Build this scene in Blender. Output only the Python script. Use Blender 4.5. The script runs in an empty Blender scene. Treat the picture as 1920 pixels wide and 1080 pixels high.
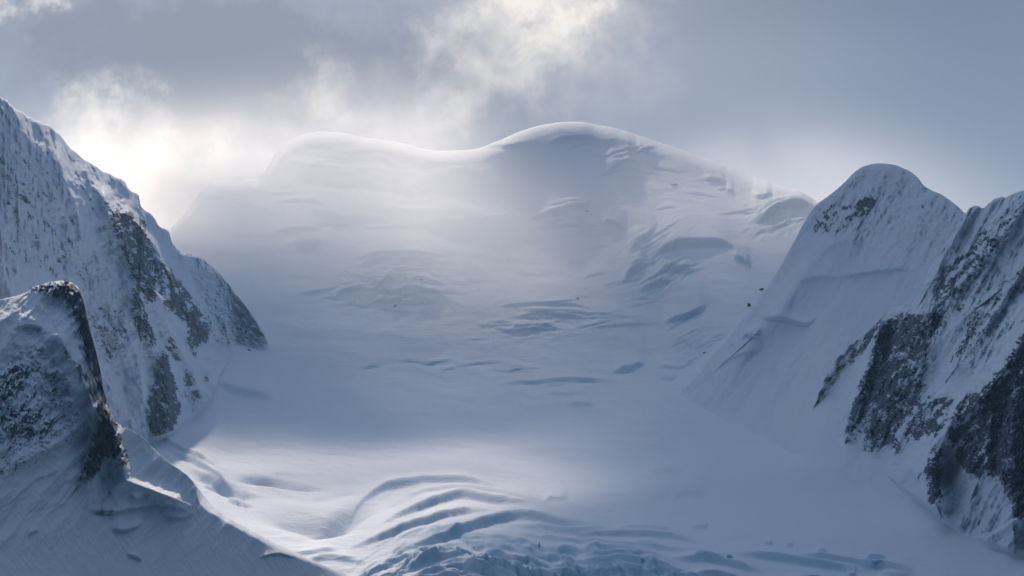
import bpy, math, random
import numpy as np
from math import radians as R, sin, cos, tan

sc = bpy.context.scene
COL = sc.collection
rng = np.random.RandomState(7)

# ------------------------------------------------------------------ camera
PITCH = R(5.0)
HFOV = R(24.0)
CZ = 90.0
F = 960 / tan(HFOV / 2)
cd = bpy.data.cameras.new('camera'); cam = bpy.data.objects.new('camera', cd); COL.objects.link(cam)
cd.sensor_width = 36; cd.lens = 18 / tan(HFOV / 2)
cd.clip_start = 1; cd.clip_end = 60000
cam.location = (0, 0, CZ); cam.rotation_euler = (R(90) + PITCH, 0, 0)
sc.camera = cam

# ------------------------------------------------------------------ light
SUN_AZ = R(-6)      # measured from +Y, negative = to the left
SUN_EL = R(24.5)
sl = bpy.data.lights.new('sun', 'SUN'); so = bpy.data.objects.new('sun', sl); COL.objects.link(so)
sl.energy = 4.4; sl.angle = R(0.8); sl.color = (1.0, 0.85, 0.70)
so.rotation_euler = (R(90) - SUN_EL, 0, 0)
so.rotation_euler = (-(R(90) - SUN_EL), 0, -SUN_AZ)
so.location = (0, 0, 3000)
sc.view_settings.view_transform = 'Standard'; sc.view_settings.look = 'None'
sc.view_settings.exposure = 0.33; sc.view_settings.gamma = 1

W = bpy.data.worlds.new('World'); sc.world = W; W.use_nodes = True
nt = W.node_tree; nt.nodes.clear()
def N(nt, t, **kw):
    n = nt.nodes.new(t)
    for k, v in kw.items():
        if k.startswith('i_'): n.inputs[int(k[2:]) if k[2:].isdigit() else k[2:].replace('_', ' ')].default_value = v
        else: setattr(n, k, v)
    return n
def M(nt, op, a, b=None, c=None, clamp=False):
    n = nt.nodes.new('ShaderNodeMath'); n.operation = op; n.use_clamp = clamp
    for i, x in enumerate((a, b, c)):
        if x is None: continue
        if isinstance(x, (int, float)): n.inputs[i].default_value = x
        else: nt.links.new(x, n.inputs[i])
    return n.outputs[0]
def MixC(nt, f, a, b):
    n = nt.nodes.new('ShaderNodeMix'); n.data_type = 'RGBA'
    for i, x in ((0, f), (6, a), (7, b)):
        if isinstance(x, (int, float)): n.inputs[i].default_value = x
        elif isinstance(x, tuple): n.inputs[i].default_value = (*x, 1) if len(x) == 3 else x
        else: nt.links.new(x, n.inputs[i])
    return n.outputs[2]

sky = N(nt, 'ShaderNodeTexSky', sky_type='NISHITA', sun_disc=False, sun_elevation=SUN_EL, sun_rotation=SUN_AZ,
        altitude=100, air_density=1.0, dust_density=1.5, ozone_density=1.5)
tc = N(nt, 'ShaderNodeTexCoord')
sep = N(nt, 'ShaderNodeSeparateXYZ'); nt.links.new(tc.outputs['Generated'], sep.inputs[0])
# azimuth and elevation of the sky direction, in degrees
az = M(nt, 'MULTIPLY', M(nt, 'ARCTAN2', sep.outputs[0], sep.outputs[1]), 57.29578)
el = M(nt, 'MULTIPLY', M(nt, 'ARCSINE', sep.outputs[2]), 57.29578)
comb = N(nt, 'ShaderNodeCombineXYZ'); nt.links.new(az, comb.inputs[0]); nt.links.new(el, comb.inputs[1])
def wnoise(scale, detail, rough, off, dist=0.0, sy=1.0):
    mp = N(nt, 'ShaderNodeMapping'); mp.inputs['Location'].default_value = (off, off * .7, 0); mp.inputs['Scale'].default_value = (1, sy, 1)
    nt.links.new(comb.outputs[0], mp.inputs[0])
    n = N(nt, 'ShaderNodeTexNoise', noise_dimensions='2D'); n.inputs['Scale'].default_value = scale
    n.inputs['Detail'].default_value = detail; n.inputs['Roughness'].default_value = rough; n.inputs['Distortion'].default_value = dist
    nt.links.new(mp.outputs[0], n.inputs['Vector']); return n.outputs['Fac']
wx = M(nt, 'MULTIPLY', M(nt, 'SUBTRACT', wnoise(.7, 7, .6, 3.1), .5), 3.6)
wy = M(nt, 'MULTIPLY', M(nt, 'SUBTRACT', wnoise(.7, 7, .6, 13.7), .5), 3.0)
azw = M(nt, 'ADD', az, wx); elw = M(nt, 'ADD', el, wy)
def deg(px, py):
    return math.degrees(math.atan((px - 960) / F)), 5 + math.degrees(math.atan((540 - py) / F))
def blob(px, py, rx, ry, rot, amp, warp=True, pw=1.0):
    a0, e0 = deg(px, py); rx = rx / F * 57.3; ry = ry / F * 57.3; c, s = cos(R(rot)), sin(R(rot))
    dx = M(nt, 'SUBTRACT', azw if warp else az, a0); dy = M(nt, 'SUBTRACT', elw if warp else el, e0)
    u = M(nt, 'DIVIDE', M(nt, 'ADD', M(nt, 'MULTIPLY', dx, c), M(nt, 'MULTIPLY', dy, s)), rx)
    v = M(nt, 'DIVIDE', M(nt, 'SUBTRACT', M(nt, 'MULTIPLY', dy, c), M(nt, 'MULTIPLY', dx, s)), ry)
    r2 = M(nt, 'ADD', M(nt, 'MULTIPLY', u, u), M(nt, 'MULTIPLY', v, v))
    return M(nt, 'MULTIPLY', M(nt, 'EXPONENT', M(nt, 'MULTIPLY', r2, -pw)), amp)
def total(items):
    t = None
    for it in items: t = it if t is None else M(nt, 'ADD', t, it)
    return t
SKYB = [(1000, -10, 130, 70, 10, .95), (890, 110, 90, 75, 25, .45), (1010, 130, 90, 60, 60, .45), (850, 200, 60, 50, 40, .28),
        (1120, 60, 120, 200, 0, .22), (30, 10, 45, 30, 0, .8), (70, 50, 20, 25, 0, .4), (165, 215, 60, 42, -20, .45), (190, 270, 50, 60, -40, .22),
        (380, 310, 110, 40, 0, .35), (600, 190, 80, 60, 30, .38), (330, 370, 170, 90, 0, .38), (700, 240, 120, 50, 0, .2)]
bright = total([blob(*b) for b in SKYB])
dark = total([blob(450, 130, 420, 130, -6, 1.0, True), blob(820, 250, 130, 40, 0, .35), blob(310, 200, 110, 50, 0, .25), blob(1900, 50, 350, 250, 0, .42, False), blob(1450,0,400,80,0,.25,False)])
fine = wnoise(1.0, 7, .58, 5.5, .3)
bright = M(nt, 'MULTIPLY', bright, M(nt, 'ADD', M(nt, 'MULTIPLY', fine, 2.0), 0.0))
# the overcast deck: brighter towards the sun, dim behind the camera
sd = (sin(SUN_AZ) * cos(SUN_EL), cos(SUN_AZ) * cos(SUN_EL), sin(SUN_EL))
dot = N(nt, 'ShaderNodeVectorMath', operation='DOT_PRODUCT'); nt.links.new(tc.outputs['Generated'], dot.inputs[0]); dot.inputs[1].default_value = sd
glow = M(nt, 'POWER', M(nt, 'MAXIMUM', dot.outputs['Value'], 0.0), 6.0)
base = MixC(nt, M(nt, 'POWER', M(nt, 'MULTIPLY', M(nt, 'ADD', dot.outputs['Value'], 1.0), .5, clamp=True), 2.0), (.008, .022, .052), (.148, .200, .305))
zen = N(nt, 'ShaderNodeMapRange', interpolation_type='SMOOTHSTEP'); nt.links.new(el, zen.inputs[0]); zen.inputs[1].default_value = 14; zen.inputs[2].default_value = 55
sw = N(nt, 'ShaderNodeMapRange', interpolation_type='SMOOTHSTEP'); nt.links.new(dot.outputs['Value'], sw.inputs[0]); sw.inputs[1].default_value = .3; sw.inputs[2].default_value = 1.0
base = MixC(nt, M(nt, 'MULTIPLY', zen.outputs[0], sw.outputs[0]), base, (.62, .78, 1.06))   # sky brightened above the frame, sunward, to lift the valley floor
col = MixC(nt, M(nt, 'MULTIPLY', dark, 1.8, clamp=True), base, (.045, .088, .17))
col = MixC(nt, bright, col, (.70, .66, .62))
tint = MixC(nt, M(nt, 'MULTIPLY', glow, .06), col, (.55, .56, .6))
bg1 = N(nt, 'ShaderNodeBackground'); nt.links.new(sky.outputs[0], bg1.inputs[0]); bg1.inputs[1].default_value = 0.06
bg2 = N(nt, 'ShaderNodeBackground'); nt.links.new(tint, bg2.inputs[0]); bg2.inputs[1].default_value = 1.0
mixs = N(nt, 'ShaderNodeMixShader'); mixs.inputs[0].default_value = .9
nt.links.new(bg1.outputs[0], mixs.inputs[1]); nt.links.new(bg2.outputs[0], mixs.inputs[2])
wo = N(nt, 'ShaderNodeOutputWorld'); nt.links.new(mixs.outputs[0], wo.inputs[0])

# ------------------------------------------------------------------ numeric helpers
def vnoise(x, y, seed):
    xi = np.floor(x).astype(np.int64); yi = np.floor(y).astype(np.int64); xf = x - xi; yf = y - yi
    def g(ix, iy):
        h = (ix * 374761393 + iy * 668265263 + seed * 974634777) & 0xffffffff
        h = ((h ^ (h >> 13)) * 1274126177) & 0xffffffff
        h = (h ^ (h >> 16)) & 0xffff
        a = h * (2 * np.pi / 65536.0)
        return np.cos(a), np.sin(a)
    u = xf * xf * xf * (xf * (xf * 6 - 15) + 10); v = yf * yf * yf * (yf * (yf * 6 - 15) + 10)
    def d(ix, iy, fx, fy):
        gx, gy = g(ix, iy); return gx * fx + gy * fy
    a = d(xi, yi, xf, yf); b = d(xi + 1, yi, xf - 1, yf); c = d(xi, yi + 1, xf, yf - 1); e = d(xi + 1, yi + 1, xf - 1, yf - 1)
    return (a + (b - a) * u) * (1 - v) + (c + (e - c) * u) * v
def fbm(x, y, seed, octs=5, gain=.5, ridged=False):
    t = np.zeros(np.broadcast(x, y).shape); amp = 1; s = 0
    for o in range(octs):
        n = vnoise(x * 2 ** o + 17.3 * o, y * 2 ** o - 9.1 * o, seed + o)
        t += amp * ((1 - 2.6 * np.abs(n)) if ridged else n * 1.5); s += amp; amp *= gain
    return t / s
def aniso(px, py, ang, along, across, seed, octs=5, gain=.55, ridged=False, warp=0.0):
    """noise stretched along a direction (degrees, 0 = to the right, 90 = down)"""
    c, s = cos(R(ang)), sin(R(ang))
    a = px * c + py * s; b = -px * s + py * c
    if warp:
        w = fbm(px / 90, py / 90, seed + 50, 3); b = b + w * warp; a = a + fbm(px / 90, py / 90, seed + 70, 3) * warp
    return fbm(a / along, b / across, seed, octs, gain, ridged)
def sst(a, b, x):
    t = np.clip((x - a) / (b - a), 0, 1); return t * t * (3 - 2 * t)
def curve(pts):
    P = np.array(pts, float); x = P[:, 0]; y = P[:, 1]; d = np.diff(y) / np.diff(x)
    m = np.zeros(len(x)); m[1:-1] = np.where(d[:-1] * d[1:] > 0, 2 * d[:-1] * d[1:] / (d[:-1] + d[1:] + 1e-12), 0); m[0] = d[0]; m[-1] = d[-1]
    def f(q):
        q = np.asarray(q, float); i = np.clip(np.searchsorted(x, q) - 1, 0, len(x) - 2); h = x[i + 1] - x[i]; t = (q - x[i]) / h
        tt = np.clip(t, 0, 1)
        r = (2 * tt**3 - 3 * tt**2 + 1) * y[i] + (tt**3 - 2 * tt**2 + tt) * h * m[i] + (-2 * tt**3 + 3 * tt**2) * y[i + 1] + (tt**3 - tt**2) * h * m[i + 1]
        return r + np.where(t > 1, (q - x[-1]) * m[-1], 0) + np.where(t < 0, (q - x[0]) * m[0], 0)
    return f
def tps(pts):
    """smooth surface through (px, py, value)"""
    P = np.array(pts, float); X = P[:, :2] / 1000; v = P[:, 2]; n = len(X)
    def U(r2): return r2 * np.log(r2 + 1e-9) * .5
    K = U(((X[:, None] - X[None]) ** 2).sum(-1)) + np.eye(n) * 1e-3
    A = np.zeros((n + 3, n + 3)); A[:n, :n] = K; A[:n, n] = 1; A[:n, n + 1:] = X; A[n, :n] = 1; A[n + 1:, :n] = X.T
    w = np.linalg.solve(A, np.concatenate([v, [0, 0, 0]]))
    def f(px, py):
        x = px / 1000; y = py / 1000; r = w[n] + w[n + 1] * x + w[n + 2] * y
        for k in range(n): r = r + w[k] * U((x - X[k, 0]) ** 2 + (y - X[k, 1]) ** 2)
        return r
    return f
GX0, GY0, GS = -320, -100, 2.0
GXX, GYY = np.meshgrid(np.arange(GX0, 2260, GS), np.arange(GY0, 1400, GS))
def blur(img, r):
    r = max(1, int(round(r / GS)))
    for _ in range(2):
        for ax in (0, 1):
            p = np.pad(img, [(r + 1, r) if k == ax else (0, 0) for k in (0, 1)], mode='edge').cumsum(ax)
            n = img.shape[ax]
            img = (np.take(p, range(2 * r + 1, 2 * r + 1 + n), ax) - np.take(p, range(0, n), ax)) / (2 * r + 1)
    return img
def poly(pts, soft=10):
    ins = np.zeros(GXX.shape, bool); n = len(pts)
    for i in range(n):
        (x1, y1), (x2, y2) = pts[i], pts[(i + 1) % n]
        if y1 == y2: continue
        ins ^= ((y1 > GYY) != (y2 > GYY)) & (GXX < (x2 - x1) * (GYY - y1) / (y2 - y1) + x1)
    return blur(ins.astype(float), soft)
def samp(img, px, py):
    x = np.clip((px - GX0) / GS, 0, img.shape[1] - 1.001); y = np.clip((py - GY0) / GS, 0, img.shape[0] - 1.001)
    i = x.astype(int); j = y.astype(int); a = x - i; b = y - j
    return (img[j, i] * (1 - a) + img[j, i + 1] * a) * (1 - b) + (img[j + 1, i] * (1 - a) + img[j + 1, i + 1] * a) * b
def ga(px, py, x, y, rx, ry, rot=0):
    c, s = cos(R(rot)), sin(R(rot)); dx = px - x; dy = py - y
    return np.exp(-((dx * c + dy * s) / rx) ** 2 - ((-dx * s + dy * c) / ry) ** 2)
def ab(px, py):
    u = (px - 960) / F; v = (540 - py) / F; k = cos(PITCH) - v * sin(PITCH)
    return u / k, (sin(PITCH) + v * cos(PITCH)) / k

def lip(px, py, pts, A, L=22, w=3, ice=.0, icew=None):
    """a step in the snow along a curve: sharp drop towards the camera, fading away behind. Returns height (px), ice"""
    f = curve(pts); x0, x1 = pts[0][0], pts[-1][0]
    wob = fbm(px / 60, py / 60 + pts[0][1], int(pts[0][0]) % 97, 3) * 3.0
    d = f(px) + wob - py
    t = np.clip((px - x0) / (x1 - x0), 0, 1); tap = sst(0, .32, t) * sst(1, .68, t)
    up = sst(-w, w, d) * np.exp(-np.clip(d, 0, None) / L)
    iw = icew or w * 1.3
    ic = np.exp(-((d + w * .3) / iw) ** 2) * tap
    return A * tap * up, ice * np.clip(ic * 1.3, 0, 1)

# ------------------------------------------------------------------ mesh building
def nonuni(x0, x1, step):
    a = np.arange(max(x0, -20), min(x1, 1940) + .01, step)
    l = [x0 + (a[0] - x0) * (1 - k) for k in np.linspace(1, 0, 26)[:-1] ** .8][::1] if x0 < a[0] - 5 else []
    r = [a[-1] + (x1 - a[-1]) * k for k in np.linspace(0, 1, 26)[1:] ** 1.2] if x1 > a[-1] + 5 else []
    return np.array(sorted(set(l)) + list(a) + r)
def grid_mesh(name, X, Y, Z, rock, ice, material, keep=None, parent=None, kind=True):
    nv, nu = X.shape
    co = np.stack([X, Y, Z], -1).reshape(-1, 3)
    i = np.arange(nv * nu).reshape(nv, nu)
    q = np.stack([i[:-1, :-1], i[:-1, 1:], i[1:, 1:], i[1:, :-1]], -1)
    q = q[keep] if keep is not None else q.reshape(-1, 4)
    used = np.zeros(nv * nu, bool); used[q.ravel()] = True
    rem = np.cumsum(used) - 1; co = co[used]; q = rem[q]; rk = rock.ravel()[used]; ic = ice.ravel()[used]
    me = bpy.data.meshes.new(name); me.vertices.add(len(co)); me.vertices.foreach_set('co', co.astype(np.float32).ravel())
    me.loops.add(q.size); me.loops.foreach_set('vertex_index', q.ravel().astype(np.int32))
    me.polygons.add(len(q)); me.polygons.foreach_set('loop_start', np.arange(0, q.size, 4, dtype=np.int32))
    me.polygons.foreach_set('loop_total', np.full(len(q), 4, np.int32))
    me.update(calc_edges=True)
    me.polygons.foreach_set('use_smooth', np.ones(len(q), bool))
    for nm, v in (('rock', rk), ('ice', ic)):
        at = me.attributes.new(nm, 'FLOAT', 'POINT'); at.data.foreach_set('value', v.astype(np.float32))
    me.materials.append(material)
    o = bpy.data.objects.new(name, me); COL.objects.link(o)
    if parent: o.parent = parent
    elif kind: o['kind'] = 'structure'
    return o

# ------------------------------------------------------------------ materials
def snow_rock(name, rockA, rockB, snow=(.76, .815, .89), bump=1.0):
    m = bpy.data.materials.new(name); m.use_nodes = True; t = m.node_tree; t.nodes.clear()
    out = N(t, 'ShaderNodeOutputMaterial'); bs = N(t, 'ShaderNodeBsdfPrincipled'); t.links.new(bs.outputs[0], out.inputs[0])
    g = N(t, 'ShaderNodeNewGeometry')
    ar = N(t, 'ShaderNodeAttribute', attribute_name='rock'); ai = N(t, 'ShaderNodeAttribute', attribute_name='ice')
    def nz(scale, detail, rough=.6, vec=None, sc3=None):
        n = N(t, 'ShaderNodeTexNoise'); n.inputs['Scale'].default_value = scale; n.inputs['Detail'].default_value = detail; n.inputs['Roughness'].default_value = rough
        src = g.outputs['Position']
        if sc3:
            mp = N(t, 'ShaderNodeMapping'); mp.inputs['Scale'].default_value = sc3; t.links.new(src, mp.inputs[0]); src = mp.outputs[0]
        t.links.new(src, n.inputs['Vector']); return n.outputs['Fac']
    n1 = nz(.12, 6, .65); n2 = nz(.02, 4); n3 = nz(.13, 8, .68)
    # rock shows where the attribute says, with a ragged edge
    thr = M(t, 'ADD', M(t, 'MULTIPLY', M(t, 'SUBTRACT', n3, .52), 1.0), ar.outputs['Fac'])
    rk = N(t, 'ShaderNodeMapRange', interpolation_type='SMOOTHSTEP'); t.links.new(thr, rk.inputs[0]); rk.inputs[1].default_value = .46; rk.inputs[2].default_value = .60
    rc = MixC(t, M(t, 'MULTIPLY', n2, 1.0), rockA, rockB)
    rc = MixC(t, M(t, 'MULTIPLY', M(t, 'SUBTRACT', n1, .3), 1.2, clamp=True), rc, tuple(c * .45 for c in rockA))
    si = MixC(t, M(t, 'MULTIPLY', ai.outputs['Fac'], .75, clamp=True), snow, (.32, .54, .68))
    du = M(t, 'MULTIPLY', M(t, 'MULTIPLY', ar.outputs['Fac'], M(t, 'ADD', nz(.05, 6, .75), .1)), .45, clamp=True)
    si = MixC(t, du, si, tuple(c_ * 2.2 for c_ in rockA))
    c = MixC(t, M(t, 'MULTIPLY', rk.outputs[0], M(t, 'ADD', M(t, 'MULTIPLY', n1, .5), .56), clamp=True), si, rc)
    t.links.new(c, bs.inputs['Base Color'])
    bs.inputs['Roughness'].default_value = .8
    bs.inputs['Specular IOR Level'].default_value = .06
    bp = N(t, 'ShaderNodeBump'); bp.inputs['Distance'].default_value = 4.0 * bump; bp.inputs['Strength'].default_value = .6
    rip = nz(.09, 8, .66, sc3=(.4, 1.5, 1.0))
    hh = M(t, 'ADD', M(t, 'MULTIPLY', rip, .8), M(t, 'MULTIPLY', M(t, 'MULTIPLY', n3, rk.outputs[0]), 2.0))
    t.links.new(hh, bp.inputs['Height']); t.links.new(bp.outputs[0], bs.inputs['Normal'])
    return m
MAT_G = snow_rock('glacier_snow', (.05, .055, .065), (.08, .08, .09), bump=.7)
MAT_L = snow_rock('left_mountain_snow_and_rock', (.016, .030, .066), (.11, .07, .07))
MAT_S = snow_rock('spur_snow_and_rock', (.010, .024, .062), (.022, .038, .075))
MAT_R = snow_rock('right_mountain_snow_and_rock', (.014, .029, .064), (.03, .045, .075))

# ------------------------------------------------------------------ glacier: floor of the valley and the slope behind
STEP = 2.0
skyG = curve([(-320, 460), (200, 460), (300, 440), (350, 395), (385, 350), (405, 340), (450, 338), (480, 335), (497, 320), (515, 290), (540, 265), (570, 252), (600, 247), (640, 249), (680, 258), (730, 264), (765, 271), (790, 278), (830, 283), (880, 281), (930, 268), (960, 254), (985, 243), (1030, 233), (1080, 231), (1130, 236),
              (1170, 246), (1220, 262), (1280, 282), (1340, 305), (1400, 328), (1460, 352), (1520, 375), (1570, 392), (1700, 430), (1900, 470), (2260, 500)])
PYB = 1240
def integrate(px, py, slope_deg, Ystart):
    """walk up each column: the distance at which a surface of the given steepness is met"""
    s = np.tan(np.radians(slope_deg)); _, b = ab(px, py)
    Y = np.empty(px.shape); Y[0] = Ystart
    for j in range(1, len(px)):
        sm = .5 * (s[j] + s[j - 1]); bm = .5 * (b[j] + b[j - 1])
        Y[j] = Y[j - 1] * (1 + (b[j] - b[j - 1]) / np.maximum(sm - bm, .045))
    return Y
xg = nonuni(-320, 2260, STEP)
v = np.linspace(0, 1, 560)
PX = np.repeat(xg[None], len(v), 0); sk = skyG(xg)
PY = PYB + (sk[None] - PYB) * v[:, None]
ux = np.arange(-320, 2261, 5.0); uy = np.arange(PYB, 180, -4.0)
UX, UY = np.meshgrid(ux, uy)
ROWS = [1250, 1080, 1000, 900, 850, 780, 700, 620, 500, 400, 300, 170]
TAB = {-320: [1600, 1800, 1960, 2350, 2600, 2850, 3100, 3350, 3850, 4300, 4750, 5300], 250: [1660, 1850, 2030, 2500, 2800, 3080, 3320, 3560, 4020, 4430, 4830, 5350],
       420: [1680, 1870, 2070, 2580, 2900, 3200, 3450, 3680, 4110, 4480, 4860, 5360], 650: [1700, 1890, 2100, 2640, 2980, 3310, 3600, 3840, 4190, 4510, 4860, 5340],
       960: [1700, 1900, 2120, 2610, 2930, 3260, 3580, 3830, 4170, 4450, 4740, 5150], 1280: [1700, 1890, 2100, 2520, 2790, 3060, 3330, 3570, 3950, 4270, 4590, 5010],
       1600: [1670, 1850, 2030, 2350, 2540, 2750, 2960, 3180, 3580, 3950, 4320, 4800], 1920: [1590, 1740, 1880, 2090, 2210, 2370, 2560, 2780, 3220, 3650, 4080, 4650], 2260: [1450, 1580, 1680, 1830, 1920, 2050, 2220, 2430, 2900, 3350, 3800, 4400]}
tk = sorted(TAB); cols_ = np.array([curve(list(zip([-q for q in ROWS], TAB[k])))(-uy) for k in tk])   # (k, rows)
UYG = np.stack([curve(list(zip(tk, cols_[:, r])))(ux) for r in range(len(uy))])
kr = np.exp(-(np.arange(-56, 57) / 22.0) ** 2); kr /= kr.sum()
UYG = np.apply_along_axis(lambda r: np.convolve(np.pad(r, 56, mode='reflect', reflect_type='odd'), kr, mode='valid'), 1, UYG)
kr = np.exp(-(np.arange(-9, 10) / 4.0) ** 2); kr /= kr.sum()
UYG = np.apply_along_axis(lambda r: np.convolve(np.pad(r, 9, mode='reflect', reflect_type='odd'), kr, mode='valid'), 0, UYG)
def Yfield(px, py):
    x = np.clip((px - ux[0]) / 5, 0, len(ux) - 1.001); y = np.clip((uy[0] - py) / 4, 0, len(uy) - 1.001)
    i = x.astype(int); j = y.astype(int); a = x - i; b = y - j
    a = a * a * (3 - 2 * a) * .0 + a
    return (UYG[j, i] * (1 - a) + UYG[j, i + 1] * a) * (1 - b) + (UYG[j + 1, i] * (1 - a) + UYG[j + 1, i + 1] * a) * b
YG = Yfield(PX, PY)
rimd = np.clip((PY - sk[None]) / 26, 0, 1)
YG = YG + 110 * (1 - rimd) ** 3 * .8
A_, B_ = ab(PX, PY)
Xg, Yg, Zg = A_ * YG, YG.copy(), CZ + B_ * YG
H = np.zeros(PX.shape); ICE = np.zeros(PX.shape); ROCK = np.zeros(PX.shape)
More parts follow.
